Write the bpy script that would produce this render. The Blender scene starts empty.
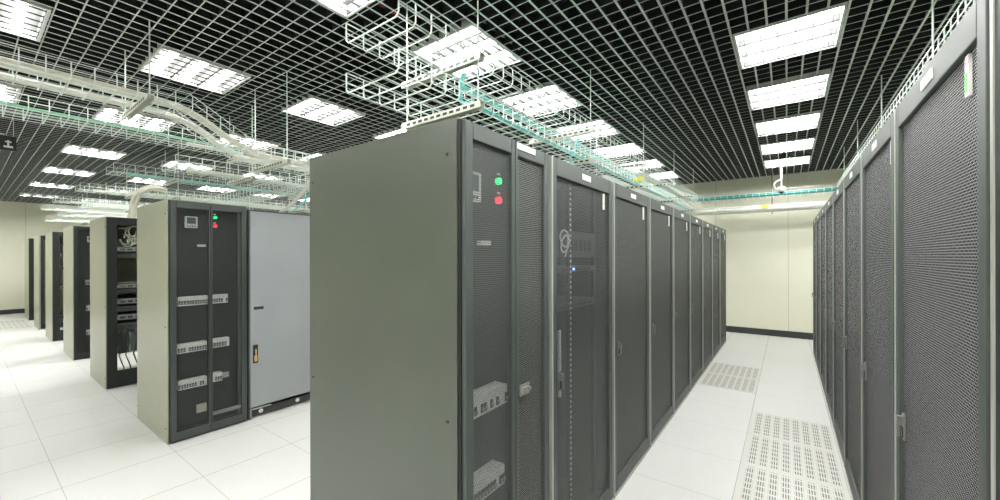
import bpy, math, random
from mathutils import Vector, Matrix
random.seed(7)
scn = bpy.context.scene
COL = scn.collection

# ------------------------------------------------------------ materials
def new_mat(name):
    m = bpy.data.materials.new(name); m.use_nodes = True
    nt = m.node_tree
    return m, nt, nt.nodes['Principled BSDF'], nt.nodes['Material Output']

def paint(name, col, rough=0.5, metal=0.0, spec=0.5, var=0.0, scale=6.0, bump=0.0, bscale=300.0, stretch=(1, 1, 1)):
    m, nt, b, out = new_mat(name)
    b.inputs['Base Color'].default_value = (*col, 1)
    b.inputs['Roughness'].default_value = rough
    b.inputs['Metallic'].default_value = metal
    b.inputs['Specular IOR Level'].default_value = spec
    tc = nt.nodes.new('ShaderNodeTexCoord')
    mp = nt.nodes.new('ShaderNodeMapping'); mp.inputs['Scale'].default_value = stretch
    nt.links.new(tc.outputs['Object'], mp.inputs['Vector'])
    if var:
        n = nt.nodes.new('ShaderNodeTexNoise'); n.inputs['Scale'].default_value = scale
        n.inputs['Detail'].default_value = 5
        nt.links.new(mp.outputs['Vector'], n.inputs['Vector'])
        r = nt.nodes.new('ShaderNodeMapRange')
        r.inputs['From Min'].default_value = .3; r.inputs['From Max'].default_value = .7
        r.inputs['To Min'].default_value = 1 - var; r.inputs['To Max'].default_value = 1 + var
        nt.links.new(n.outputs['Fac'], r.inputs['Value'])
        mx = nt.nodes.new('ShaderNodeVectorMath'); mx.operation = 'SCALE'
        mx.inputs[0].default_value = col
        nt.links.new(r.outputs['Result'], mx.inputs['Scale'])
        nt.links.new(mx.outputs['Vector'], b.inputs['Base Color'])
        r2 = nt.nodes.new('ShaderNodeMapRange')
        r2.inputs['From Min'].default_value = .3; r2.inputs['From Max'].default_value = .7
        r2.inputs['To Min'].default_value = max(.05, rough * (1 - var)); r2.inputs['To Max'].default_value = min(1, rough * (1 + var))
        nt.links.new(n.outputs['Fac'], r2.inputs['Value'])
        nt.links.new(r2.outputs['Result'], b.inputs['Roughness'])
    if bump:
        n2 = nt.nodes.new('ShaderNodeTexNoise'); n2.inputs['Scale'].default_value = bscale
        nt.links.new(tc.outputs['Object'], n2.inputs['Vector'])
        bp = nt.nodes.new('ShaderNodeBump'); bp.inputs['Strength'].default_value = bump
        bp.inputs['Distance'].default_value = .001
        nt.links.new(n2.outputs['Fac'], bp.inputs['Height'])
        nt.links.new(bp.outputs['Normal'], b.inputs['Normal'])
    return m

def glow(name, col, strength):
    m, nt, b, out = new_mat(name)
    b.inputs['Base Color'].default_value = (*col, 1)
    b.inputs['Emission Color'].default_value = (*col, 1)
    b.inputs['Emission Strength'].default_value = strength
    return m

def math_node(nt, op, a, b=None, c=None):
    n = nt.nodes.new('ShaderNodeMath'); n.operation = op
    for i, v in enumerate((a, b, c)):
        if v is None: continue
        if isinstance(v, (int, float)): n.inputs[i].default_value = v
        else: nt.links.new(v, n.inputs[i])
    return n.outputs[0]

def perforated(name, col, pitch, rad, through, hole=(.004, .004, .004), rough=.42, metal=.0):
    """round holes on a staggered grid in the local Y-Z plane"""
    m, nt, b, out = new_mat(name)
    b.inputs['Base Color'].default_value = (*col, 1)
    b.inputs['Roughness'].default_value = rough
    b.inputs['Metallic'].default_value = metal
    tc = nt.nodes.new('ShaderNodeTexCoord'); sp = nt.nodes.new('ShaderNodeSeparateXYZ')
    nt.links.new(tc.outputs['Object'], sp.inputs[0])
    u = math_node(nt, 'DIVIDE', sp.outputs['Y'], pitch)
    v = math_node(nt, 'DIVIDE', sp.outputs['Z'], pitch * 1.732)
    ds = []
    for off in (0.0, 0.5):
        fu = math_node(nt, 'SUBTRACT', math_node(nt, 'FRACT', math_node(nt, 'ADD', u, 100 + off)), .5)
        fv = math_node(nt, 'MULTIPLY', math_node(nt, 'SUBTRACT', math_node(nt, 'FRACT', math_node(nt, 'ADD', v, 100 + off)), .5), 1.732)
        ds.append(math_node(nt, 'ADD', math_node(nt, 'MULTIPLY', fu, fu), math_node(nt, 'MULTIPLY', fv, fv)))
    d = math_node(nt, 'MINIMUM', ds[0], ds[1])
    mask = math_node(nt, 'LESS_THAN', d, rad * rad)
    mix = nt.nodes.new('ShaderNodeMixShader')
    nt.links.new(mask, mix.inputs[0]); nt.links.new(b.outputs[0], mix.inputs[1])
    if through:
        t = nt.nodes.new('ShaderNodeBsdfTransparent'); nt.links.new(t.outputs[0], mix.inputs[2])
    else:
        h = nt.nodes.new('ShaderNodeBsdfDiffuse'); h.inputs[0].default_value = (*hole, 1)
        nt.links.new(h.outputs[0], mix.inputs[2])
    nt.links.new(mix.outputs[0], out.inputs['Surface'])
    return m

CAB = paint('cabinet_paint', (.060, .071, .052), .36, 0, 1.0, .07, 4, .15, 500)
FRAME = paint('door_frame_paint', (.058, .070, .064), .50, .0, .5)
BLACKP = paint('black_paint', (.012, .013, .013), .45)
BLACKF = paint('black_door_paint', (.018, .021, .020), .5, 0, .35, .05)
GREY = paint('light_grey_door_paint', (.27, .285, .295), .40, 0, .5, .03, 3, .12, 500)
SIDE_SHEEN = paint('side_sheen_paint', (.36, .375, .27), .33, 0, 1.0, .05, 4, .1, 500)  # cabinet paint again, lightened to put the grazing-angle sheen into its colour
STEEL = paint('brushed_steel', (.5, .5, .48), .35, .85)
ZINC = paint('zinc_wire', (.68, .77, .72), .42, .0, .6)
STRUT = paint('strut_steel', (.6, .62, .54), .45, .1)
WHITEC = paint('white_cable_jacket', (.74, .74, .68), .5, 0, .5, .06, 30)
CREAMC = paint('cream_hose', (.66, .65, .56), .5, 0, .5, .08, 25)
TEALD = paint('dark_teal_cable_jacket', (.06, .30, .26), .5)
TEAL = paint('teal_cable_jacket', (.20, .66, .62), .45, 0, .5, .1, 30)
GREENC = paint('green_cable_jacket', (.25, .55, .38), .45, 0, .5, .1, 30)
YEL = paint('yellow_tag', (.75, .68, .08), .5)
CARD = paint('white_label', (.8, .8, .77), .5)
CARDG = paint('green_print', (.18, .6, .16), .5)
CARDP = paint('pink_print', (.62, .38, .5), .5)
PLAST = paint('grey_plastic', (.42, .45, .44), .5)
LPLAST = paint('light_breaker_plastic', (.85, .86, .82), .5, 0, .5, .08, 60)
DPLAST = paint('dark_plastic', (.04, .043, .043), .45)
GEAR = paint('equipment_black', (.07, .075, .078), .4, 0, .5, .15, 40)
GEARG = paint('equipment_grey', (.28, .29, .29), .4, .1, .5, .1, 40)
LCD = paint('lcd_glass', (.09, .14, .16), .15)
LEDG = glow('green_lamp', (.02, .7, .2), 1.3)
LEDR = glow('red_lamp', (1, .02, .05), 1.4)
LEDB = glow('blue_led', (.12, .22, 1), 5)
REDP = paint('red_pipe_paint', (.4, .04, .03), .5)
CAMW = paint('white_camera_plastic', (.75, .75, .72), .35)
EDGE = paint('door_edge_steel', (.36, .375, .335), .3, .1, .8)  # kick strip colour; on door edges its pale tone paints a reflection
HAND = paint('handle_metal', (.20, .21, .20), .35, .4)
GOLD = paint('brass_latch', (.75, .55, .22), .3, .8)
ORANGE = paint('orange_cable_jacket', (.7, .25, .1), .5)
PLEN = paint('plenum_black', (.008, .008, .009), .9)
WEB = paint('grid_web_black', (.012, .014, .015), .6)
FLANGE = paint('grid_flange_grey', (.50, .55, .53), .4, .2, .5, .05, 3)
LOUV = paint('louvre_blade', (.018, .018, .018), .6, 0, .2)
PAN = paint('lamp_reflector', (.040, .041, .041), .6, 0, .2)
PANB = paint('brightened_lamp_reflector', (.16, .16, .158), .6, 0, .2)  # pan colour lightened in place of the light its weaker tubes lack
LAMPF = paint('lamp_frame', (.6, .62, .6), .4)
BASEB = paint('baseboard_dark', (.03, .034, .032), .5)

MESHC = perforated('perforated_door_steel', (.19, .203, .188), .0090, .40, False)
MESHR = perforated('perforated_steel_wide_pitch', (.37, .372, .388), .0086, .42, False)
MESHT = perforated('perforated_door_see_through', (.125, .135, .13), .0092, .43, True)
MESHB = perforated('perforated_black_see_through', (.05, .056, .054), .0066, .46, True)
LAMP_E = 48.0
TUBE = glow('lamp_tube', (1.0, 1.0, .965), LAMP_E)
TUBE_DIM = glow('dimmed_lamp_tube', (1.0, 1.0, .95), LAMP_E * .36)  # output turned down only to darken the left aisle floor

def floor_material():
    m, nt, b, out = new_mat('raised_floor_tiles')
    tc = nt.nodes.new('ShaderNodeTexCoord'); sp = nt.nodes.new('ShaderNodeSeparateXYZ')
    nt.links.new(tc.outputs['Object'], sp.inputs[0])
    def line(o, off):
        f = math_node(nt, 'FRACT', math_node(nt, 'DIVIDE', math_node(nt, 'ADD', o, off + 60), .6))
        a = math_node(nt, 'ABSOLUTE', math_node(nt, 'SUBTRACT', f, .5))
        return math_node(nt, 'GREATER_THAN', a, .5 - .0038)
    lx = line(sp.outputs['X'], .28); ly = line(sp.outputs['Y'], .2)
    l = math_node(nt, 'MAXIMUM', lx, math_node(nt, 'MULTIPLY', ly, .55))
    n = nt.nodes.new('ShaderNodeTexNoise'); n.inputs['Scale'].default_value = 90; n.inputs['Detail'].default_value = 6
    nt.links.new(tc.outputs['Object'], n.inputs['Vector'])
    n2 = nt.nodes.new('ShaderNodeTexNoise'); n2.inputs['Scale'].default_value = 1.2; n2.inputs['Detail'].default_value = 3
    nt.links.new(tc.outputs['Object'], n2.inputs['Vector'])
    vn = math_node(nt, 'ADD', math_node(nt, 'MULTIPLY', n.outputs['Fac'], .10), math_node(nt, 'MULTIPLY', n2.outputs['Fac'], .05))
    val = math_node(nt, 'ADD', vn, .565)
    val = math_node(nt, 'MULTIPLY', val, math_node(nt, 'SUBTRACT', 1.0, math_node(nt, 'MULTIPLY', l, .62)))
    cb = nt.nodes.new('ShaderNodeVectorMath'); cb.operation = 'SCALE'; cb.inputs[0].default_value = (1.0, 1.0, .965)
    nt.links.new(val, cb.inputs['Scale']); nt.links.new(cb.outputs[0], b.inputs['Base Color'])
    b.inputs['Roughness'].default_value = .5; b.inputs['Specular IOR Level'].default_value = .35
    return m

def wall_material():
    m, nt, b, out = new_mat('cream_wall_panels')
    tc = nt.nodes.new('ShaderNodeTexCoord'); sp = nt.nodes.new('ShaderNodeSeparateXYZ')
    nt.links.new(tc.outputs['Object'], sp.inputs[0])
    def line(o, off):
        f = math_node(nt, 'FRACT', math_node(nt, 'DIVIDE', math_node(nt, 'ADD', o, off + 120), 1.2))
        a = math_node(nt, 'ABSOLUTE', math_node(nt, 'SUBTRACT', f, .5))
        return math_node(nt, 'GREATER_THAN', a, .5 - .0035)
    geo = nt.nodes.new('ShaderNodeNewGeometry'); sn = nt.nodes.new('ShaderNodeSeparateXYZ')
    nt.links.new(geo.outputs['Normal'], sn.inputs[0])
    ax = math_node(nt, 'GREATER_THAN', math_node(nt, 'ABSOLUTE', sn.outputs['X']), .5)
    l1 = math_node(nt, 'MULTIPLY', line(sp.outputs['X'], -.02), math_node(nt, 'SUBTRACT', 1.0, ax))
    l2 = math_node(nt, 'MULTIPLY', line(sp.outputs['Y'], .1), ax)
    l = math_node(nt, 'MAXIMUM', l1, l2)
    sc = math_node(nt, 'SUBTRACT', 1.0, math_node(nt, 'MULTIPLY', l, .35))
    cb = nt.nodes.new('ShaderNodeVectorMath'); cb.operation = 'SCALE'; cb.inputs[0].default_value = (.74, .735, .60)
    nt.links.new(sc, cb.inputs['Scale']); nt.links.new(cb.outputs[0], b.inputs['Base Color'])
    b.inputs['Roughness'].default_value = .55
    return m

def vent_material():
    m, nt, b, out = new_mat('perforated_floor_panel')
    tc = nt.nodes.new('ShaderNodeTexCoord'); sp = nt.nodes.new('ShaderNodeSeparateXYZ')
    nt.links.new(tc.outputs['Object'], sp.inputs[0])
    def band(o, period, fill, off=0.0):
        f = math_node(nt, 'FRACT', math_node(nt, 'DIVIDE', math_node(nt, 'ADD', o, 60 + off), period))
        a = math_node(nt, 'ABSOLUTE', math_node(nt, 'SUBTRACT', f, .5))
        return math_node(nt, 'LESS_THAN', a, fill / 2)
    X, Y = sp.outputs['X'], sp.outputs['Y']
    cols = band(X, .0685, .74)                       # eight columns
    slots = band(X, .0137, .5)                     # slots across a column
    rows = band(Y, .0766, .74, .038)                       # slot rows
    inner = math_node(nt, 'MULTIPLY', math_node(nt, 'LESS_THAN', math_node(nt, 'ABSOLUTE', X), .274), math_node(nt, 'LESS_THAN', math_node(nt, 'ABSOLUTE', Y), .268))
    k = math_node(nt, 'MULTIPLY', math_node(nt, 'MULTIPLY', cols, slots), math_node(nt, 'MULTIPLY', rows, inner))
    mix = nt.nodes.new('ShaderNodeMix'); mix.data_type = 'RGBA'
    mix.inputs['A'].default_value = (.57, .57, .53, 1); mix.inputs['B'].default_value = (.13, .125, .11, 1)
    nt.links.new(k, mix.inputs['Factor']); nt.links.new(mix.outputs['Result'], b.inputs['Base Color'])
    b.inputs['Roughness'].default_value = .4
    return m
FLOOR = floor_material(); WALL = wall_material(); VENT = vent_material()

# ------------------------------------------------------------ mesh helpers
class MB:
    def __init__(s): s.v = []; s.f = []; s.mi = []
    def face(s, idx, mi=0): s.f.append(idx); s.mi.append(mi)
    def box(s, x0, x1, y0, y1, z0, z1, mi=0):
        n = len(s.v)
        s.v += [(x0, y0, z0), (x1, y0, z0), (x1, y1, z0), (x0, y1, z0), (x0, y0, z1), (x1, y0, z1), (x1, y1, z1), (x0, y1, z1)]
        for q in ((0, 3, 2, 1), (4, 5, 6, 7), (0, 1, 5, 4), (1, 2, 6, 5), (2, 3, 7, 6), (3, 0, 4, 7)):
            s.face(tuple(n + i for i in q), mi)
    def tube(s, pts, r, seg=4, mi=0, caps=True):
        pts = [Vector(p) for p in pts]; n0 = len(s.v); prev = None
        for i, p in enumerate(pts):
            if i == 0: d = pts[1] - p
            elif i == len(pts) - 1: d = p - pts[i - 1]
            else: d = (pts[i + 1] - p).normalized() + (p - pts[i - 1]).normalized()
            d.normalize()
            if prev is None:
                a = Vector((0, 0, 1)) if abs(d.z) < .9 else Vector((1, 0, 0))
                n = d.cross(a).normalized()
            else:
                n = (prev - d * prev.dot(d)).normalized()
            prev = n; bn = d.cross(n)
            for k in range(seg):
                t = 2 * math.pi * (k + .5) / seg
                s.v.append(tuple(p + (n * math.cos(t) + bn * math.sin(t)) * r))
        for i in range(len(pts) - 1):
            for k in range(seg):
                a = n0 + i * seg + k; b = n0 + i * seg + (k + 1) % seg
                s.face((a, b, b + seg, a + seg), mi)
        if caps:
            s.face(tuple(n0 + k for k in range(seg))[::-1], mi)
            e = n0 + (len(pts) - 1) * seg
            s.face(tuple(e + k for k in range(seg)), mi)
    def build(s, name, mats, parent=None, smooth=False, bevel=0, loc=None):
        me = bpy.data.meshes.new(name)
        me.from_pydata(s.v, [], s.f)
        if not isinstance(mats, (list, tuple)): mats = [mats]
        for m in mats: me.materials.append(m)
        if len(mats) > 1: me.polygons.foreach_set('material_index', s.mi)
        if smooth: me.polygons.foreach_set('use_smooth', [True] * len(me.polygons))
        me.update()
        o = bpy.data.objects.new(name, me); COL.objects.link(o)
        if parent: o.parent = parent
        if loc: o.location = loc
        if bevel:
            bv = o.modifiers.new('edge', 'BEVEL'); bv.width = bevel; bv.segments = 2; bv.limit_method = 'ANGLE'
        return o

def tag(o, label, cat, group=None, kind=None):
    o['label'] = label; o['category'] = cat
    if group: o['group'] = group
    if kind: o['kind'] = kind
    return o
def thing(name, loc, rz=0):
    o = bpy.data.objects.new(name, None); COL.objects.link(o)
    o.location = loc; o.rotation_euler = (0, 0, rz); o.empty_display_size = .1
    return o
def struct(o): o['kind'] = 'structure'; return o
def copy_tree(o, parent=None):
    c = o.copy(); COL.objects.link(c); c.parent = parent
    for ch in list(o.children): copy_tree(ch, c)
    return c
ORD = ['nearest', 'second', 'third', 'fourth', 'fifth', 'sixth', 'seventh', 'eighth', 'ninth', 'tenth', 'eleventh', 'twelfth']

# ------------------------------------------------------------ room
XL, XR_, YF, YB, HC = -17.1, 3.6, -4.6, 9.15, 3.05
m = MB(); m.box(XL - .1, XR_ + .1, YF - .1, YB + .1, -.05, 0); struct(m.build('floor', FLOOR))
m = MB(); m.box(XL - .1, XR_ + .1, YB, YB + .1, 0, 3.7); struct(m.build('wall_back', WALL))
m = MB(); m.box(XL - .1, XL, YF, YB, 0, 3.7); struct(m.build('wall_left', WALL))
m = MB(); m.box(XR_, XR_ + .1, YF, YB, 0, 3.7); struct(m.build('wall_right', WALL))
m = MB(); m.box(XL - .1, XR_ + .1, YF - .1, YF, 0, 3.7); struct(m.build('wall_front', WALL))
m = MB(); m.box(XL, XR_, YB - .015, YB, 0, .12); struct(m.build('baseboard_back', BASEB))
m = MB(); m.box(XL, XL + .015, YF, YB - .015, 0, .12); struct(m.build('baseboard_left', BASEB))
m = MB(); m.box(XL - .1, XR_ + .1, YF - .1, YB + .1, 3.7, 3.75); struct(m.build('ceiling_slab', PLEN))
# edge angle of the ceiling grid
m = MB()
m.box(XL, XR_, YB - .03, YB, HC, HC + .03); m.box(XL, XL + .03, YF, YB - .03, HC, HC + .03)
struct(m.build('trim_1', FLANGE))

# lamps: columns (x centre) and rows
cols = [0.0, 1.96, -1.96, -3.96, -5.85, -8.15, -10.33, -12.55, -14.8]
lamps = []
for cx in cols:
    y0 = (3.16 if abs(cx) < .1 else 3.10) - 1.12 * 6
    k = 0
    while y0 + 1.12 * k + .6 < YB - .2:
        y = y0 + 1.12 * k
        if y > YF + .2: lamps.append((cx, y + .3))
        k += 1

# open-cell grid: flange faces and black webs
def cuts(fixed, lo, hi, along_y):
    """free spans of a bar that skips the lamp openings"""
    holes = []
    for cx, cy in lamps:
        a, b = (cx, cy) if along_y else (cy, cx)
        if abs(fixed - a) < .302: holes.append((b - .302, b + .302))
    holes.sort(); out = []; s = lo
    for h0, h1 in holes:
        if h0 > s: out.append((s, h0))
        s = max(s, h1)
    if s < hi: out.append((s, hi))
    return out
fl = MB(); wb = MB()
P = .1035
n0 = int((XL) / P); n1 = int(XR_ / P)
for i in range(n0, n1 + 1):
    x = i * P
    for a, b in cuts(x, YF, YB, True):
        fl.box(x - .0065, x + .0065, a, b, HC, HC + .0015)
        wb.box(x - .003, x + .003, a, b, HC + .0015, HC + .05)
j0 = int(YF / P) + 1; j1 = int(YB / P)
for j in range(j0, j1 + 1):
    y = j * P + .04
    if y > YB - .03: continue
    for a, b in cuts(y, XL, XR_, False):
        fl.box(a, b, y - .0033, y + .0033, HC + .0012, HC + .0022)
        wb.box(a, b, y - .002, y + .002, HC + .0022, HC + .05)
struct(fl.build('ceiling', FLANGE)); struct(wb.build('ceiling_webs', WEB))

# lamps
def make_lamp(tube_mat):
    r = thing('ceiling_light', (0, 0, HC))
    f = MB()
    for a in ((-.3, .3, -.3, -.285), (-.3, .3, .285, .3), (-.3, -.285, -.285, .285), (.285, .3, -.285, .285)):
        f.box(*a, -.006, .075)
    f.build('frame', LAMPF, r)
    p = MB(); p.box(-.285, .285, -.285, .285, .06, .066)
    for k in (-1, 0, 1):
        for s in (-1, 1):
            y = k * .19 + s * .094
            p.box(-.284, .284, y - .001, y + .001, .012, .06)
    p.build('reflector', PAN if tube_mat is TUBE else PANB, r)
    for k in (-1, 0, 1):
        t = MB(); t.tube([(-.275, k * .19, .034), (.275, k * .19, .034)], .025, 8)
        t.build('lamp_tube', tube_mat, r)
    l = MB()
    for i in range(-2, 4):
        x = (i - .5) * .0975
        l.box(x - .0012, x + .0012, -.284, .284, -.003, .007)
    for k in (-1.5, -.5, .5, 1.5):
        y = k * .19
        l.box(-.284, .284, max(-.284, y - .004), min(.284, y + .004), -.002, .01)
    l.build('louvre', LOUV, r)
    return r
proto = make_lamp(TUBE); first = True; proto_dim = None
aisle_name = {0.0: 'over the right aisle', 1.96: 'behind the right cabinet row', -1.96: 'over the back of the centre cabinet row',
              -3.96: 'over the left aisle by the curving hoses', -5.85: 'over the second row', -8.15: 'over the third row',
              -10.33: 'over the fourth row', -12.55: 'over the fifth row', -14.8: 'next to the cream left wall'}
cnt = {}
for cx, cy in lamps:
    if cy < -.5 and -8 < cx < -2.5: continue
    if cy < -1.6 and cx < -8 : continue
    if cy < -2.6: continue
    if -7 < cx < -3:
        if proto_dim is None: proto_dim = make_lamp(TUBE_DIM); o = proto_dim
        else: o = copy_tree(proto_dim)
    else:
        o = proto if first else copy_tree(proto); first = False
    o.location = (cx, cy, HC); o.rotation_euler = (0, 0, 0)
    nkey = (cx, cy > .2); cnt[nkey] = cnt.get(nkey, -1) + 1
    k = cnt[nkey]
    where = aisle_name[cx]
    lab = f"square ceiling light {where}, {ORD[k]} from the front" if cy > .2 else f"square ceiling light {where}, {ORD[k]} outside the frame"
    tag(o, lab, 'ceiling light', 'louvred ceiling lights ' + where)

# red pipe above the grid and its label
m = MB(); m.tube([(-2.18, 1.5, 3.22), (-2.18, 2.6, 3.22)], .05, 12)
tag(m.build('fire_pipe', REDP, smooth=True), 'red pipe above the open ceiling grid near the centre trays', 'pipe')

# ------------------------------------------------------------ cabinets
def add_handle(parent, x, y, z):
    h = MB()
    h.box(x, x + .006, y - .014, y + .014, z - .045, z + .045, 0)
    h.box(x + .006, x + .009, y - .010, y + .010, z - .038, z + .0, 1)
    h.box(x + .006, x + .022, y - .008, y + .008, z + .004, z + .036, 0)
    h.box(x + .014, x + .022, y - .006, y + .006, z - .036, z + .004, 0)
    return h.build('handle', [HAND, BLACKP], parent, bevel=.0015)

def body_mesh(d, w, h, front=.03, th=.02, gap=0):
    """carcass open to the front: sides, back, top, base; black rim in front"""
    b = MB(); x0, x1 = -d / 2, d / 2 - front
    b.box(x0, x1, -w / 2, -w / 2 + th, .0, h); b.box(x0, x1, w / 2 - th, w / 2, .0, h)
    b.box(x0, x0 + th, -w / 2 + th, w / 2 - th, gap, h); b.box(x0 + th, x1, -w / 2 + th, w / 2 - th, h - th, h)
    b.box(x0 + th, x1, -w / 2 + th, w / 2 - th, 0, .04)
    e = .006
    for a in ((-w / 2 + e, -w / 2 + .03, e, h - e), (w / 2 - .03, w / 2 - e, e, h - e)):
        b.box(x1, x1 + .012, a[0], a[1], a[2], a[3], 1)
    b.box(x1, x1 + .012, -w / 2 + .03, w / 2 - .03, h - .05, h - e, 1)
    b.box(x1, x1 + .012, -w / 2 + .03, w / 2 - .03, e, .07, 1)
    return b

def door_frame(x0, x1, ya, yb, z0, z1, sl, sr, top, bot, parent, mat, name='door', bevel=.003):
    d = MB()
    d.box(x0, x1, ya, ya + sl, z0, z1); d.box(x0, x1, yb - sr, yb, z0, z1)
    d.box(x0, x1, ya + sl, yb - sr, z1 - top, z1); d.box(x0, x1, ya + sl, yb - sr, z0, z0 + bot)
    return d.build(name, mat, parent, bevel=bevel)

def bolts(parent, d, w, h, sides=(-1,)):
    for s in sides:
        for x in (-d / 2 + .03, d / 2 - .075):
            for z in (.12, .95, h - .12):
                m = MB(); y = s * w / 2
                m.tube([(x, y, z), (x, y + s * .004, z)], .006, 8); m.build('bolt', DPLAST, parent)

def make_rack(w, d, h, mesh_mat, card_y, hy=.085, side=CAB, bolted=False, coloured=False):
    r = thing('server_cabinet', (0, 0, 0))
    body_mesh(d, w, h).build('body', [side, BLACKP], r)
    g = .014; x1 = d / 2
    dr = door_frame(x1 - .026, x1, -w / 2 + g, w / 2 - g, .02, h - .008, .05, .05, .085, .085, r, FRAME)
    p = MB(); p.box(x1 - .016, x1 - .012, -w / 2 + g + .05, w / 2 - g - .05, .105, h - .093)
    p.build('mesh_panel', mesh_mat, dr)
    add_handle(dr, x1, -w / 2 + hy, .93)
    e = MB(); e.box(x1 - .02, x1 + .003, -w / 2 + g - .007, -w / 2 + g + .006, .02, h - .01); e.build('edge_highlight_strip', EDGE, dr)  # rolled door edge, its bright floor reflection painted as a pale strip
    e = MB(); e.box(x1 - .02, x1 + .002, -w / 2 + g, w / 2 - g, .002, .017); e.build('kick_strip', EDGE, r)
    n = MB(); n.box(x1, x1 + .003, -.055, .055, h - .066, h - .036); n.build('name_plate', CARD, dr)
    cy = card_y
    c = MB()
    c.box(x1 - .012, x1 - .006, cy - .012, cy + .012, h - .195, h - .10)
    if coloured:
        c.box(x1 - .006, x1 - .0055, cy - .0118, cy + .005, h - .185, h - .14, 1)
        c.box(x1 - .006, x1 - .0055, cy - .0118, cy + .0118, h - .122, h - .104, 2)
    c.build('label_card', [CARD, CARDG, CARDP], dr)
    if bolted: bolts(r, d, w, h)
    return r

def strip(parent, x, y0, y1, z, h=.075, mat=None, dark_frac=.42):
    """row of breakers behind a door: light body, dark toggles"""
    s = MB(); s.box(x - .06, x, y0, y1, z - h / 2, z + h / 2, 0)
    n = max(3, int((y1 - y0) / .018)); wd = (y1 - y0) / n
    for i in range(n):
        if random.random() < .12: continue
        s.box(x, x + .004, y0 + i * wd + .003, y0 + (i + 1) * wd - .003, z - h * .36, z - h * .36 + h * dark_frac, 1)
        s.box(x + .004, x + .012, y0 + i * wd + .006, y0 + (i + 1) * wd - .006, z - h * .26, z - h * .1, 2)
    return s.build('breaker_strip', [LPLAST, DPLAST, PLAST], parent)

def make_pdu(w, d, h, frame_mat, mesh_mat, mesh_mat2, y_mid, strips, screen, lights, side, low_bar=False, handle=True, mid=.023):
    """double-door power cabinet; local y = 0 at centre; positions given from near edge"""
    r = thing('power_distribution_cabinet', (0, 0, 0))
    body_mesh(d, w, h).build('body', [side, BLACKP], r)
    x1 = d / 2; n = -w / 2
    for (a, b, mm, pw) in ((.012, y_mid - .002, mesh_mat, .038), (y_mid + .002, w - .012, mesh_mat2, .026)):
        dr = door_frame(x1 - .026, x1, n + a, n + b, .02, h - .008, .04 if a < .1 else mid, mid if a < .1 else .04, .06, .07, r, frame_mat)
        p = MB(); p.box(x1 - .016, x1 - .012, n + a + (.04 if a < .1 else mid), n + b - (mid if a < .1 else .04), .09, h - .068)
        p.build('mesh_panel', mm, dr)
        if a > .1:
            if handle:
                hh = MB(); hh.box(x1, x1 + .008, n + a + .02, n + a + .09, .955, 1.0)
                hh.box(x1 + .008, x1 + .016, n + a + .03, n + a + .06, .965, .99); hh.box(x1 + .008, x1 + .02, n + a + .07, n + a + .084, .972, .985)
                hh.build('handle', STEEL, dr, bevel=.001)
            if handle:
              nn = MB(); nn.box(x1, x1 + .003, n + a + .01, n + a + .15, h - .04, h - .015); nn.build('name_plate', CARD, dr)
            if low_bar:
                lb = MB(); lb.box(x1 - .03, x1 - .018, n + a + .02, n + b - .03, .14, .17); lb.build('cross_bar', PLAST, dr)
    xi = x1 - .032
    bk = MB(); bk.box(xi - .13, xi - .12, n + .03, w / 2 - .03, .06, h - .03); bk.build('inner_panel', BLACKP, r)
    for (a, b, z) in strips: strip(r, xi, n + a, n + b, z)
    a, b, z0, z1 = screen
    s = MB(); s.box(xi - .03, xi, n + a, n + b, z0, z1)
    s.box(xi, xi + .002, n + a + .01, n + b - .014, z0 + (z1 - z0) * .35, z1 - .008, 1)
    for i in range(4): s.box(xi, xi + .003, n + a + .012 + i * .016, n + a + .02 + i * .016, z0 + .008, z0 + .018, 2)
    s.build('control_screen', [LPLAST, LCD, DPLAST], r)
    y, zg, zr = lights
    for z, mm in ((zg, LEDG), (zr, LEDR)):
        t = MB(); t.tube([(xi - .012, n + y, z), (xi + .004, n + y, z)], .014, 14); t.build('indicator_light', mm, r)
        c = MB(); c.box(xi - .002, xi + .001, n + y - .014, n + y + .004, z + .022, z + .032); c.build('indicator_label', CARD, r)
    t = MB(); t.box(xi - .02, xi, n + screen[1] - .0, n + screen[1] + .06, screen[2] - .16, screen[2] - .14); t.build('small_label', CARD, r)
    return r

XA, DA, HA = -.88, .985, 2.0
# --- centre row, power cabinet at the near end
pdu = make_pdu(.60, DA, HA, FRAME, MESHT, MESHC, .315, [(.05, .30, .975), (.07, .28, .66), (.05, .25, .36)], (.045, .135, 1.725, 1.83), (.25, 1.82, 1.745), CAB)
bolts(pdu, DA, .60, HA)
pdu.location = (XA - DA / 2, 1.0 + .30, 0)
tag(pdu, 'large dark grey power cabinet with green and red lights at near end of centre row', 'power cabinet')
# --- centre row racks
w = .81
protoA = make_rack(w - .004, DA, HA, MESHC, .27)
protoT = make_rack(w - .004, DA, HA, MESHT, .27)
for k in range(8):
    o = protoT if k == 0 else (protoA if k == 1 else copy_tree(protoA))
    o.location = (XA - DA / 2, 1.603 + w * (k + .5), 0)
    tag(o, ['dark cabinet with see-through mesh door right beside the power cabinet, centre row',
            'dark perforated-door cabinet, second past the power cabinet in the centre row',
            'dark perforated-door cabinet, third past the power cabinet in the centre row',
            'dark perforated-door cabinet, fourth past the power cabinet in the centre row',
            'dark perforated-door cabinet, fifth past the power cabinet in the centre row',
            'dark perforated-door cabinet, sixth past the power cabinet in the centre row',
            'dark perforated-door cabinet, last but one at the far end of the centre row',
            'dark perforated-door cabinet, last at the far end of the centre row'][k], 'server cabinet', 'server cabinets of the centre row')
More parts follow.
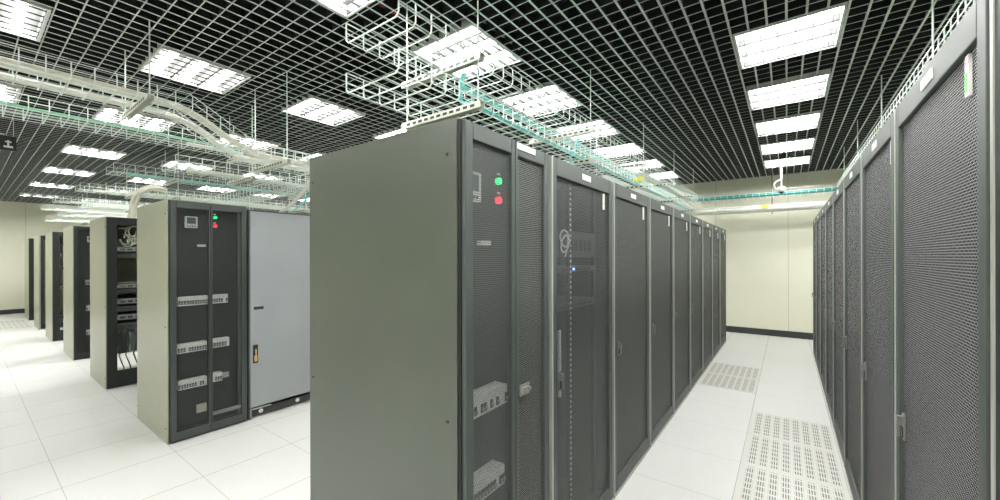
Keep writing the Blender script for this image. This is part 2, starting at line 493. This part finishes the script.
# equipment seen through the second door of the centre row
y0 = 1.603
m = MB()
m.box(-.965, -.945, y0 + .325, y0 + .357, .1, 1.92); m.box(-.965, -.945, y0 + .66, y0 + .69, .1, 1.92)
for z in [i * .028 + .12 for i in range(64)]:
    m.box(-.945, -.943, y0 + .335, y0 + .347, z, z + .012, 1)
e = m.build('mounting_rail', [DPLAST, CARD], protoT)
e.matrix_parent_inverse = Matrix.Translation(-Vector(protoT.location))
def gear(name, x, ya, yb, z0, z1, mat, label, cat, group=None, led=None, depth=.5, ports=8):
    r = thing(name, (x, (ya + yb) / 2, z0)); hw = (yb - ya) / 2; hh = z1 - z0
    m = MB(); m.box(-depth, 0, -hw, hw, 0, hh); m.box(0, .006, -hw - .012, hw + .012, 0, hh); m.build('chassis', mat, r, bevel=.0015)
    p = MB()
    for i in range(ports):
        a = -hw + .02 + i * (2 * hw - .04) / ports
        p.box(.006, .009, a, a + (2 * hw - .04) / ports * .7, hh * .25, hh * .7)
    p.build('port_row', DPLAST, r)
    if led:
        l = MB(); l.box(.006, .011, -hw + .2, -hw + .22, hh * .3, hh * .3 + .012); l.build('status_light', led, r)
    return tag(r, label, cat, group)
gear('network_switch', -.95, y0 + .16, y0 + .65, 1.44, 1.47, GEAR, 'thin dark network switch with blue light behind the see-through mesh door', 'network switch', None, LEDB)
gear('storage_server', -.95, y0 + .16, y0 + .65, 1.24, 1.28, GEAR, 'dark storage server below the blue-lit switch behind the mesh door', 'server')
gear('storage_server', -.95, y0 + .16, y0 + .65, 1.52, 1.66, GEAR, 'dark server above the blue-lit switch behind the mesh door', 'server')
m = MB(); pts = []
for i in range(40):
    t = i / 39 * 4.4 * math.pi; pts.append((-.93 + .008 * math.sin(t * 1.3), y0 + .24 + .035 * math.cos(t) + .01 * i / 39, 1.63 - .05 * math.sin(t) - .0015 * i))
m.tube(pts, .004, 6); tag(m.build('patch_cable', CARD, smooth=True), 'coiled white patch cable hanging behind the see-through mesh door', 'cable')
m = MB(); m.box(-.915, -.902, y0 + .13, y0 + .15, .83, 1.16)
tag(m.build('cable_duct', LPLAST, bevel=.002), 'light vertical strip behind the handle of the see-through door', 'cable duct')

# --- right row (fronts face -X)
XRr, DR, HR = .33, 1.0, 2.085
wr = .82
pR = make_rack(wr - .004, DR, HR, MESHR, wr / 2 - .1, hy=.155)
for k in range(8):
    if k == 0:
        o = make_rack(.862, DR, HR, MESHR, .285, hy=.155, coloured=True); o.location = (XRr + DR / 2, 2.088 - .433, 0); o.rotation_euler = (0, 0, math.pi)
    else:
        o = pR if k == 1 else copy_tree(pR)
        o.location = (XRr + DR / 2, 1.27 + wr * (k + .5), 0); o.rotation_euler = (0, 0, math.pi)
    tag(o, ('big light-meshed cabinet with a green and pink card, nearest in the right row' if k == 0 else
            f'perforated-door cabinet with white stickers, {ORD[k]} from the front in the right row' if k < 7 else
            'perforated-door cabinet at the far end of the right row'), 'server cabinet', 'server cabinets of the right row')
o = make_rack(.80, DR, HR, MESHB, .25, side=BLACKP)
for ch in o.children:
    if ch.name.startswith('door'): ch.data.materials[0] = BLACKF
o.location = (XRr + DR / 2, .815, 0); o.rotation_euler = (0, 0, math.pi)
tag(o, 'black cabinet cut off by the right edge of the picture, beside the nearest right cabinet', 'server cabinet')

# --- row B
XB, DB = -4.045, .955
FRAMED = paint('dark_door_frame', (.026, .033, .032), .38, 0, .9)
pduB = make_pdu(.58, DB, HA, FRAMED, MESHB, MESHB, .29, [(.07, .275, 1.155), (.30, .43, 1.155), (.065, .27, .76), (.30, .44, .765), (.07, .27, .455), (.31, .385, .465)],
                (.12, .205, 1.775, 1.87), (.335, 1.875, 1.80), SIDE_SHEEN, low_bar=True, handle=False, mid=.012)
bolts(pduB, DB, .58, HA)
m = MB(); m.box(DB / 2 - .06, DB / 2 - .04, -.29 + .2, -.29 + .27, .19, .26); m.build('main_breaker', CREAMC, pduB)
m = MB(); m.box(DB / 2 - .06, DB / 2 - .04, -.29 + .39, -.29 + .44, .445, .49); m.build('meter', PLAST, pduB)
pduB.location = (XB - DB / 2, 1.29, 0)
tag(pduB, 'power cabinet with breaker strips and red and green lights beside the light grey cabinet', 'power cabinet')

# light grey cooling cabinet
def make_grey(wd):
    r = thing('cooling_cabinet', (XB - DB / 2, 1.59 + wd / 2, 0)); n = -wd / 2; x1 = DB / 2
    b = MB()
    b.box(-x1, x1 - .03, n + .004, n + .024, 0, 1.97); b.box(-x1, x1 - .03, wd / 2 - .02, wd / 2, 0, 1.97)
    b.box(-x1, -x1 + .02, n + .024, wd / 2 - .02, 0, 1.97); b.box(-x1 + .02, x1 - .03, n + .024, wd / 2 - .02, 1.95, 1.97)
    b.box(-x1 + .02, x1 - .14, n + .024, wd / 2 - .02, .1, .12); b.build('body', [FRAME], r)
    d = MB(); d.box(x1 - .03, x1, n + .012, wd / 2 - .01, .115, 1.955); dr = d.build('door', GREY, r, bevel=.004)
    l = MB(); l.box(x1, x1 + .004, n + .012 + .02, n + .075, .53, .70); l.build('latch_plate', BLACKP, dr)
    l = MB(); l.box(x1 + .004, x1 + .012, n + .04, n + .066, .545, .60); l.box(x1 + .004, x1 + .01, n + .05, n + .062, .60, .66); l.build('latch', GOLD, dr, bevel=.002)
    l = MB(); l.box(x1, x1 + .003, n + .04, n + .125, 1.03, 1.058); l.build('badge', BLACKP, dr)
    f = MB(); f.box(x1 - .09, x1 - .05, n + .02, wd / 2 - .01, .012, .078); pl = f.build('plinth', DPLAST, r)
    for y in (n + .12, n + .47):
        c = MB(); c.tube([(x1 - .05, y, .05), (x1 - .044, y, .05)], .02, 14); c.build('round_cap', CARD, pl)
    f = MB(); f.box(x1 - .05, x1 - .012, n + .03, n + .20, .088, .1); f.box(x1 - .04, x1 - .028, n + .02, n + .03, .0, .1); f.build('foot_lever', STEEL, r)
    return r
g = make_grey(.8)
tag(g, 'light grey smooth-door cabinet beside the power cabinet, half hidden by the centre row', 'cooling cabinet')

# --- rows C..G, first cabinets
def open_rack(x, d, w, h, label, contents):
    r = thing('server_cabinet', (x - d / 2, 1.0 + w / 2, 0))
    b = body_mesh(d, w, h, gap=.5); b.build('body', [SIDE_SHEEN, BLACKP], r)
    dr = door_frame(d / 2 - .026, d / 2, -w / 2 + .008, w / 2 - .01, .02, h - .008, .085, .085, .085, .18, r, BLACKF)
    tag(r, label, 'server cabinet')
    return r
XC, XD, XE, XF, XG = -6.33, -8.53, -10.76, -12.75, -14.86
rc = open_rack(XC, DB, .8, HA, 'open black-framed cabinet with servers and tangled cables inside, left of the power cabinet', 0)
bolts(rc, DB, .8, HA)
xi = XC - .09
for k, (z0, z1, mt, txt, nm) in enumerate([
        (1.60, 1.645, GEARG, 'grey patch panel under the tangled cables in the open cabinet', 'network_switch'),
        (1.52, 1.565, GEAR, 'black switch below the patch panel in the open cabinet', 'network_switch'),
        (1.16, 1.205, GEARG, 'grey switch on the middle shelf of the open cabinet', 'network_switch'),
        (1.10, 1.145, GEAR, 'black server just under the middle shelf of the open cabinet', 'rack_server'),
        (.97, 1.03, GEARG, 'silver-fronted server at the middle of the open cabinet', 'rack_server'),
        (.88, .94, GEAR, 'black server, second below the middle of the open cabinet', 'rack_server'),
        (.78, .84, GEARG, 'silver-fronted server, third below the middle of the open cabinet', 'rack_server'),
        (.66, .74, GEAR, 'thick black server lowest in the stack of the open cabinet', 'rack_server')]):
    gear(nm, xi, 1.11, 1.69, z0, z1, mt, txt, 'server' if 'server' in nm else 'network equipment', 'equipment in the open left cabinet', depth=.6)
m = MB(); m.box(-.7 + XC, XC - .1, 1.08, 1.72, 1.215, 1.225)
tag(m.build('shelf', GEARG), 'thin grey shelf in the open black-framed cabinet', 'shelf')
m = MB()
for i in range(16):
    y = 1.13 + random.random() * .3; z = 1.70 + random.random() * .14; r0 = .03 + random.random() * .05; ph = random.random() * 6
    m.tube([(XC - .10 - .03 * random.random(), y + r0 * math.cos(ph + t * .45), z + r0 * 1.2 * math.sin(ph + t * .45)) for t in range(10)], .0055, 5)
tag(m.build('cable_tangle', WHITEC, smooth=True), 'tangle of white cables at the top of the open cabinet', 'cables', kind='stuff')
for k, y in enumerate((1.15, 1.21, 1.28, 1.36)):
    m = MB(); m.tube([(XC - .12, y, .66), (XC - .11, y + .01, .5), (XC - .14, y - .02, .35), (XC - .12, y + .02, .2), (XC - .2, y + .03, .06)], .006, 6)
    tag(m.build('hanging_cable', DPLAST, smooth=True), f'black power cord hanging at the bottom of the open cabinet, {ORD[k]} from its left edge', 'cord', 'cords at the bottom of the open cabinet')

rd = make_pdu(.6, DB, HA, BLACKF, MESHB, MESHB, .30, [(.13, .28, 1.15), (.14, .28, .76), (.14, .28, .39)], (.15, .23, 1.76, 1.85), (.36, 1.86, 1.8), SIDE_SHEEN, handle=False)
rd.location = (XD - DB / 2, 1.3, 0)
tag(rd, 'black-doored power cabinet with breaker strips, at the end of the third row from the centre', 'power cabinet')
re_ = open_rack(XE, DB, .8, HA, 'black-framed cabinet with a few grey devices, at the end of the fourth row', 0)
for k, (z0, z1) in enumerate(((1.75, 1.8), (1.55, 1.6), (1.3, 1.36), (.95, 1.0), (.40, .46))):
    gear('rack_server', XE - .09, 1.11, 1.69, z0, z1, GEARG if k % 2 else GEAR, f'rack device, {["topmost", "second", "third", "fourth", "lowest"][k]} in the cabinet at the end of the fourth row', 'server', 'devices in the fourth row cabinet')
rf = make_rack(.8, DB, HA, MESHB, .3, side=SIDE_SHEEN)
for ch in rf.children:
    if ch.name.startswith('door'): ch.data.materials[0] = BLACKF
rf.location = (XF - DB / 2, 1.4, 0); tag(rf, 'slim dark-doored cabinet second from the left wall', 'server cabinet')
rg = open_rack(XG, DB, .8, HA, 'farthest left cabinet with a column of orange cables in its open front', 0)
m = MB()
for i in range(16):
    z = .25 + i * .1; m.tube([(XG - .03, 1.10 + .02 * (i % 2), z), (XG - .01, 1.14, z + .03), (XG - .03, 1.2, z)], .014, 6)
tag(m.build('cable_tangle', ORANGE, smooth=True), 'column of orange cable loops in the farthest left cabinet', 'cables', kind='stuff')
# a few more cabinets continuing the left rows
pL = None
for row, x in enumerate((XB, XC, XD, XE, XF, XG)):
    for k in range(2):
        if pL is None: pL = make_rack(.8, DB, HA, MESHC, .27, side=CAB); o = pL
        else: o = copy_tree(pL)
        y = (2.40 if x == XB else (1.602 if x == XD else 1.802)) + .4 + k * .804
        o.location = (x - DB / 2, y, 0)
        tag(o, f'perforated-door cabinet hidden {["directly", "two places"][k]} behind the front cabinet of the {["second", "third", "fourth", "fifth", "sixth", "seventh"][row]} row', 'server cabinet', 'hidden cabinets of the left rows')

# ------------------------------------------------------------ perforated floor tiles
vt = MB(); vt.box(-.299, .299, -.299, .299, 0, .002)
vp = None
for (x, y, lab) in [(.02, 4.3, 'slotted floor tile farthest along beside the right row'), (.02, 3.7, 'slotted floor tile, middle of the three beside the right row'),
                    (.02, 3.1, 'slotted floor tile nearest the bottom edge beside the right row'), (.02, 2.5, 'slotted floor tile just below the picture beside the right row'),
                    (-.58, 5.5, 'slotted floor tile nearer of the two beside the centre row'), (-.58, 6.1, 'slotted floor tile farther of the two beside the centre row'),
                    (-13.78, .7, 'slotted floor tile by the farthest left cabinet, rightmost'), (-14.38, .7, 'slotted floor tile by the farthest left cabinet, middle'), (-14.98, .7, 'slotted floor tile by the left wall, leftmost')]:
    if vp is None: vp = vt.build('perforated_floor_tile', VENT); o = vp
    else: o = vp.copy(); COL.objects.link(o)
    o.location = (x, y, .0); tag(o, lab, 'floor tile', 'perforated floor tiles')

# ------------------------------------------------------------ cable trays
def tray(path, w, label, group, h=.1, r=.0033, side=(1, 0, 0), nb=5, rp=None):
    side = Vector(side); P_ = [Vector(p) for p in path]; up = Vector((0, 0, 1))
    m = MB(); o0 = P_[0]
    L = [0]
    for a, b in zip(P_, P_[1:]): L.append(L[-1] + (b - a).length)
    loc = [p - o0 for p in P_]
    for i in range(nb):
        s = (i / (nb - 1) - .5) * (w - .03)
        m.tube([p + side * s for p in loc], r, 4)
    for sg in (-1, 1):
        for hh in (h * .5, h):
            m.tube([p + side * sg * w / 2 + up * hh for p in loc], r, 4)
    n = int(L[-1] / .1)
    for k in range(n + 1):
        t = k * .1
        for i in range(len(P_) - 1):
            if t <= L[i + 1] + 1e-6: break
        f = (t - L[i]) / max(1e-6, L[i + 1] - L[i]); p = loc[i].lerp(loc[i + 1], min(1, f))
        q = r * 1.4; rc = rp or r * 1.22
        m.tube([p - side * w / 2 + up * h, p - side * w / 2 + up * .018 - up * q, p - side * (w / 2 - .018) - up * q,
                p + side * (w / 2 - .018) - up * q, p + side * w / 2 + up * .018 - up * q, p + side * w / 2 + up * h], rc, 4)
    o = m.build('wire_cable_tray', ZINC, loc=o0)
    return tag(o, label, 'cable tray', group)

def hanger(x0, x1, y, zs, label, group, lamp=True):
    r = thing('tray_hanger', ((x0 + x1) / 2, y, zs[0])); hw = (x1 - x0) / 2
    for s in (-1, 1):
        m = MB(); m.tube([(s * hw, 0, -.03), (s * hw, 0, HC - zs[0] + .1)], .0045, 6)
        m.build('threaded_rod', ZINC, r)
    for z in zs:
        m = MB(); dz = z - zs[0]
        m.box(-hw - .03, hw + .03, -.0195, -.0165, dz - .045, dz - .008); m.box(-hw - .03, hw + .03, .0165, .0195, dz - .045, dz - .008)
        m.box(-hw - .03, hw + .03, -.0165, .0165, dz - .011, dz - .008)
        n = int((2 * hw) / .05)
        for i in range(n):
            a = -hw + .02 + i * .05
            m.box(a, a + .03, -.0205, -.0195, dz - .034, dz - .02, 1); m.box(a, a + .03, .0195, .0205, dz - .034, dz - .02, 1)
            m.box(a, a + .03, -.006, .006, dz - .0125, dz - .011, 1)
        m.build('strut', [STRUT, DPLAST], r)
    return tag(r, label, 'tray hanger', group)

ZU, ZL = 2.60, 2.35
rows_t = [('centre row', XA - DA, .29, 1.12), ('second row', XB - DB, .36, -3.9), ('third row', XC - DB, .36, 1.13), ('fourth row', XD - DB, .36, 1.12), ('fifth row', XE - DB, .36, 1.08), ('sixth row', XF - DB, .36, 1.1)]
for i, (nm, xb, off, ys) in enumerate(rows_t):
    xc = xb + off if i else -1.59
    ye = 8.4 if i == 0 else 7.6
    grp = 'wire cable trays above the cabinet rows'
    tray([(xc, ys if i else 1.15, ZU), (xc, ye, ZU)], .40, f'upper galvanized wire tray running over the {nm} of cabinets', grp)
    tray([(xc, 1.15, ZL), (xc, ye, ZL)], .40, f'lower galvanized wire tray close above the {nm} of cabinets', grp)
    ys_h = [1.62, 3.1, 4.6, 6.1, 7.55] if i == 0 else [1.75, 3.5, 5.25]
    if i == 1: ys_h = [.2 - 1.5] + ys_h
    for k, y in enumerate(ys_h):
        zs = (ZL, ZU) if y > 1 else (ZU,)
        hanger(xc - .29, xc + .27, y, zs, f'steel strut and rod hanger holding the trays over the {nm}, {ORD[k]} along', 'tray hangers over the ' + nm)
# right row tray
tray([(.86, .6, ZU), (.86, 8.4, ZU)], .40, 'wire tray running behind the top of the right cabinet row', 'wire cable trays above the cabinet rows')
for k, y in enumerate((1.7, 3.15, 4.6, 6.0, 7.3)):
    hanger(.65, 1.10, y, (ZU,), f'rod hanger above the right cabinet row, {ORD[k]} along', 'tray hangers over the right row')
# aisle tray with step down
TX = -3.68
tp = [(TX, -4.0, ZU), (TX, .98, ZU), (TX, 1.42, ZL), (TX, 7.6, ZL)]
tray(tp, .42, 'wire tray that steps down carrying two fat cream hoses', 'wire cable trays above the cabinet rows')
hanger(TX - .34, TX + .30, .74, (ZU,), 'strut hanger just before the step of the hose tray', 'hangers of the stepped tray')
hanger(TX - .34, TX + .30, -1.4, (ZU,), 'strut hanger of the hose tray outside the left edge', 'hangers of the stepped tray')
hanger(TX - .30, TX + .30, 1.62, (ZL,), 'strut hanger just past the step of the hose tray', 'hangers of the stepped tray')
hanger(TX - .30, TX + .30, 3.3, (ZL,), 'strut hanger far past the step of the hose tray', 'hangers of the stepped tray')
# cross trays at back of the aisle
tray([(-5.0, 8.62, ZU), (1.9, 8.62, ZU)], .36, 'upper cross tray with teal cables before the back wall', 'cross trays before the back wall', side=(0, 1, 0), r=.003, nb=3, rp=.0065)
tray([(-5.0, 8.62, ZL), (1.9, 8.62, ZL)], .36, 'lower cross tray full of white cables before the back wall', 'cross trays before the back wall', side=(0, 1, 0), r=.003, nb=3, rp=.0065)
for k, x in enumerate((-1.0, -.22, 1.2)):
    m = MB(); m.tube([(0, 0, -.05), (0, 0, HC - ZL + .1)], .0045 if k != 1 else .007, 6)
    tag(m.build('hanging_rod', ZINC if k != 1 else DPLAST, loc=(x, 8.84, ZL)), f'thin steel rod by the cross trays before the back wall, {["leftmost", "middle one", "rightmost"][k]}', 'rod', 'rods of the back cross trays')
# trays crossing the left rows
for k, (y, z) in enumerate(((2.25, ZL + .1), (4.4, ZL + .1))):
    tray([(-15.5, y, z - .25 + .08), (-2.2, y, z - .25 + .08)], .30, f'cross tray spanning the left rows just above cabinet tops, {["nearer", "farther"][k]} one', 'cross trays over the left rows', side=(0, 1, 0))

# ------------------------------------------------------------ cables
def smooth_pts(pts, n=8):
    P_ = [Vector(p) for p in pts]; out = []
    for i in range(len(P_) - 1):
        p0 = P_[max(0, i - 1)]; p1 = P_[i]; p2 = P_[i + 1]; p3 = P_[min(len(P_) - 1, i + 2)]
        for k in range(n):
            t = k / n
            out.append(.5 * ((2 * p1) + (-p0 + p2) * t + (2 * p0 - 5 * p1 + 4 * p2 - p3) * t * t + (-p0 + 3 * p1 - 3 * p2 + p3) * t ** 3))
    out.append(P_[-1]); return out
def bundle(name, pts, r, mat, label, cat, group=None, strands=7, wob=.3, seg=6, sub=6):
    base = smooth_pts(pts, sub); m = MB(); o0 = base[0].copy()
    sr = r * .42
    for s in range(strands):
        a = 2 * math.pi * s / max(1, strands - 1); rr = 0 if s == strands - 1 else r * .62; ph = random.random() * 6
        pp = []
        for i, p in enumerate(base):
            d = (base[min(i + 1, len(base) - 1)] - base[max(i - 1, 0)]).normalized()
            h = Vector((0, 0, 1)) if abs(d.z) < .8 else Vector((1, 0, 0))
            n = d.cross(h).normalized(); b = d.cross(n)
            aa = a + wob * math.sin(i * .35 + ph)
            pp.append(p - o0 + (n * math.cos(aa) + b * math.sin(aa)) * rr)
        m.tube(pp, sr, seg)
    o = m.build(name, mat, smooth=True, loc=o0)
    return tag(o, label, cat, group)
zz = .034
hose1 = [(TX + .115, -4, ZU + .028 + .02), (TX + .115, -1.5, ZU + .028), (TX + .12, .3, ZU + .028), (TX + .10, .85, ZU + .028), (TX + .08, 1.08, ZU - .02), (TX + .10, 1.32, ZL + .09), (TX + .12, 1.55, ZL + .028), (TX + .12, 1.9, ZL + .028), (TX + .11, 7.5, ZL + .028)]
hose2 = [(TX - .17, -4, ZU + .028 + .02), (TX - .17, -1.5, ZU + .028), (TX - .17, .3, ZU + .028), (TX - .17, .85, ZU + .028), (TX - .16, 1.08, ZU - .02), (TX - .15, 1.32, ZL + .09), (TX - .15, 1.55, ZL + .028), (TX - .12, 1.9, ZL + .028), (TX - .11, 7.5, ZL + .028)]
bundle('cable_hose', hose1, .025, CREAMC, 'fat cream cable bundle on the right side of the stepped tray', 'cable bundle', 'bundles in the stepped tray')
bundle('cable_hose', hose2, .024, WHITEC, 'fat white cable bundle on the left side of the stepped tray', 'cable bundle', 'bundles in the stepped tray')
# green cable on the second row's upper tray
xg = XB - DB + .36
bundle('green_cable', [(xg + .17, -3.8, ZU + .012), (xg + .17, 2, ZU + .012), (xg + .17, 7.5, ZU + .012)], .014, GREENC, 'green cable lying in the upper tray over the second row', 'cable', strands=4)
for i, (nm, xb, off, ys) in enumerate(rows_t[1:]):
    xc = xb + off
    for z, kk in ((ZU, 'upper'), (ZL, 'lower')):
        st = max(ys, 1.3) if z == ZU else 1.3
        m_ = TEAL if (z == ZU and i in (1,)) else WHITEC
        bundle('cable_run', [(xc - .05, st, z + .022), (xc - .04, 3.5, z + .022), (xc - .06, 7.4, z + .022)], .022, m_, f'{"teal" if m_ is TEAL else "white"} cables lying in the {kk} tray over the {nm}', 'cable bundle', 'cable runs in the left trays', strands=6)
# teal run above the centre row and across the back
bundle('teal_cable_run', [(-1.70, 1.9, ZU + .02), (-1.71, 3, ZU + .02), (-1.70, 5, ZU + .02), (-1.71, 8.2, ZU + .02)], .021, TEAL,
       'teal cable bundle along the centre row tray', 'cable bundle')
bundle('teal_cable_run', [(-1.72, 8.3, ZU + .05), (-1.5, 8.47, ZU + .03), (-.9, 8.47, ZU + .02), (1.8, 8.47, ZU + .02)], .032, TEALD, 'dark teal cable bundle crossing before the back wall', 'cable bundle')
bundle('teal_cable_run', [(-1.4, 1.66, ZL + .02), (-1.43, 2.4, ZL + .02), (-1.42, 5, ZL + .02), (-1.45, 8.2, ZL + .02)], .018, TEAL, 'thinner teal cable bundle in the lower tray of the centre row', 'cable bundle', strands=5)
bundle('teal_cable_drop', [(-1.42, 1.62, ZL + .17), (-1.425, 1.60, ZL + .10), (-1.43, 1.61, ZL + .02), (-1.42, 1.68, ZL + .02)], .012, TEAL, 'short teal cable drop near the first strut of the centre row', 'cable', strands=4)
bundle('teal_cable_drop', [(-1.40, 3.02, ZL + .15), (-1.41, 3.0, ZL + .06), (-1.43, 2.95, ZL + .0), (-1.40, 2.9, ZL - .12), (-1.38, 2.9, 2.0)], .012, TEAL, 'short teal cable drop into the second cabinet of the centre row', 'cable', strands=4)
for k, x in enumerate((-.10, -.03, .05)):
    yy = 8.52 + .07 * k
    bundle('white_cable_run', [(-4.8, yy, ZL + .035), (-2, yy + .02, ZL + .045), (-.4, yy - .02, ZL + .03), (.6, yy + .02, ZL + .04), (1.8, yy, ZL + .03)], .058, WHITEC,
           f'white cable bundle in the lower back cross tray, {["front", "middle", "rear"][k]} one', 'cable bundle', 'white bundles in the back cross tray')
bundle('white_cable_run', [(-1.60, 5.2, ZU + .03), (-1.56, 6.5, ZU + .03), (-1.58, 8.4, ZU + .03)], .04, WHITEC, 'white cables at the far end of the centre row upper tray', 'cable bundle')
bundle('white_cable_run', [(-1.62, 4.2, ZL + .03), (-1.60, 6, ZL + .03), (-1.56, 7.8, ZL + .03), (-1.4, 8.3, ZL + .03), (-1.1, 8.5, ZL + .04)], .05, WHITEC, 'white cables joining the back cross tray from the lower centre tray', 'cable bundle')
for k, (x, y, z) in enumerate(((-1.38, 4.62, ZL + .04), (-.32, 8.42, ZL + .03))):
    m = MB(); m.box(-.05, .05, -.02, .02, 0, .05)
    tag(m.build('warning_tag', YEL, loc=(x, y, z), bevel=.004), ['small yellow tag on the centre row tray', 'small yellow tag on the white back cross tray'][k], 'tag')
# drops
bundle('cable_drop', [(TX + .2, 1.84, ZL + .07), (TX + .19, 1.9, ZL - .04), (TX + .04, 1.9, 2.15), (TX - .25, 1.9, 2.02), (TX - .5, 1.92, 1.975)], .016, WHITEC, 'pale cables dropping from the stepped tray to the light grey cabinet', 'cable bundle', strands=5)
bundle('cable_drop', [(TX + .22, 1.86, ZL + .07), (TX + .23, 1.94, ZL - .05), (TX + .12, 1.96, 2.2), (TX - .2, 2.0, 2.05), (TX - .52, 2.02, 1.975)], .010, TEAL, 'teal cable dropping from the stepped tray to the light grey cabinet', 'cable', strands=3)
bundle('cable_drop', [(XC - .25, 1.6, ZL + .05), (XC - .22, 1.45, ZL + .06), (XC - .24, 1.33, ZL - .02), (XC - .3, 1.3, 2.2), (XC - .34, 1.28, 2.005)], .04, CREAMC, 'cream cables arching down into the top of the open cabinet', 'cable bundle')

# ------------------------------------------------------------ camera, sign
r = thing('security_camera', (-.075, 8.25, 3.05))
m = MB(); m.tube([(0, 0, .02), (0, 0, -.36)], .012, 10); m.build('pole', CAMW, r, smooth=True)
m = MB()
pr = [(.001, -.345), (.045, -.35), (.058, -.37), (.06, -.40), (.05, -.425), (.001, -.43)]
seg = 20; n0 = len(m.v)
for rr, z in pr:
    for k in range(seg):
        a = 2 * math.pi * k / seg; m.v.append((rr * math.cos(a), rr * math.sin(a), z))
for i in range(len(pr) - 1):
    for k in range(seg): m.face((n0 + i * seg + k, n0 + i * seg + (k + 1) % seg, n0 + (i + 1) * seg + (k + 1) % seg, n0 + (i + 1) * seg + k)[::-1])
m.build('housing', CAMW, r, smooth=True)
m = MB()
for i in range(7):
    pass
pr = [(.040, -.428), (.036, -.445), (.024, -.46), (.001, -.466)]; n0 = 0
for rr, z in pr:
    for k in range(seg):
        a = 2 * math.pi * k / seg; m.v.append((rr * math.cos(a), rr * math.sin(a), z))
for i in range(len(pr) - 1):
    for k in range(seg): m.face((i * seg + k, i * seg + (k + 1) % seg, (i + 1) * seg + (k + 1) % seg, (i + 1) * seg + k)[::-1])
m.build('lens_dome', BLACKP, r, smooth=True)
m = MB(); m.tube(smooth_pts([(-.01, 0, -.22), (-.07, 0, -.25), (-.10, 0, -.30), (-.08, 0, -.36), (-.045, 0, -.39)], 5), .007, 6); m.build('power_lead', CAMW, r, smooth=True)
tag(r, 'white dome security camera on a pole hanging before the back wall', 'security camera')

r = thing('exit_sign', (-6.9, .27, 2.70))
m = MB(); m.box(-.012, .012, -.11, .11, 0, .16); m.build('sign_box', BLACKP, r, bevel=.003)
m = MB()
for yy in (-.09, .09): m.tube([(0, yy, .16), (0, yy, HC - 2.70 + .02)], .003, 5)
m.build('hanging_wire', ZINC, r)
m = MB(); m.box(.012, .0135, .02, .085, .03, .05); m.box(.012, .0135, .045, .06, .05, .11); m.box(.012, .0135, .03, .075, .085, .10); m.build('sign_mark', CARD, r)
tag(r, 'small black hanging sign with a white figure at the left edge', 'sign')

# ------------------------------------------------------------ camera + view
f = 394.2; yaw = math.radians(36.05); rl = math.radians(-.127)
F = Vector((-math.sin(yaw), math.cos(yaw), 0)); R = Vector((math.cos(yaw), math.sin(yaw), 0)); U = Vector((0, 0, 1))
R2 = R * math.cos(rl) + U * math.sin(rl); U2 = -R * math.sin(rl) + U * math.cos(rl)
cd = bpy.data.cameras.new('camera'); cam = bpy.data.objects.new('camera', cd); COL.objects.link(cam)
cam.matrix_world = Matrix(((R2.x, U2.x, -F.x, 0), (R2.y, U2.y, -F.y, 0), (R2.z, U2.z, -F.z, 1.523), (0, 0, 0, 1)))
cd.sensor_width = 36; cd.lens = f / 1000 * 36; cd.shift_y = .0068; cd.clip_start = .05; cd.clip_end = 100
scn.camera = cam

wd = bpy.data.worlds.new('world'); scn.world = wd; wd.use_nodes = True
wd.node_tree.nodes['Background'].inputs[0].default_value = (0, 0, 0, 1)
vs = scn.view_settings; vs.view_transform = 'Standard'; vs.look = 'None'; vs.gamma = 1; vs.use_curve_mapping = False; vs.exposure = 1.0
cy = scn.cycles
cy.use_denoising = True; cy.max_bounces = 8; cy.diffuse_bounces = 4; cy.glossy_bounces = 4; cy.transparent_max_bounces = 8
cy.sample_clamp_indirect = 6; cy.use_light_tree = True; cy.caustics_reflective = False; cy.caustics_refractive = False
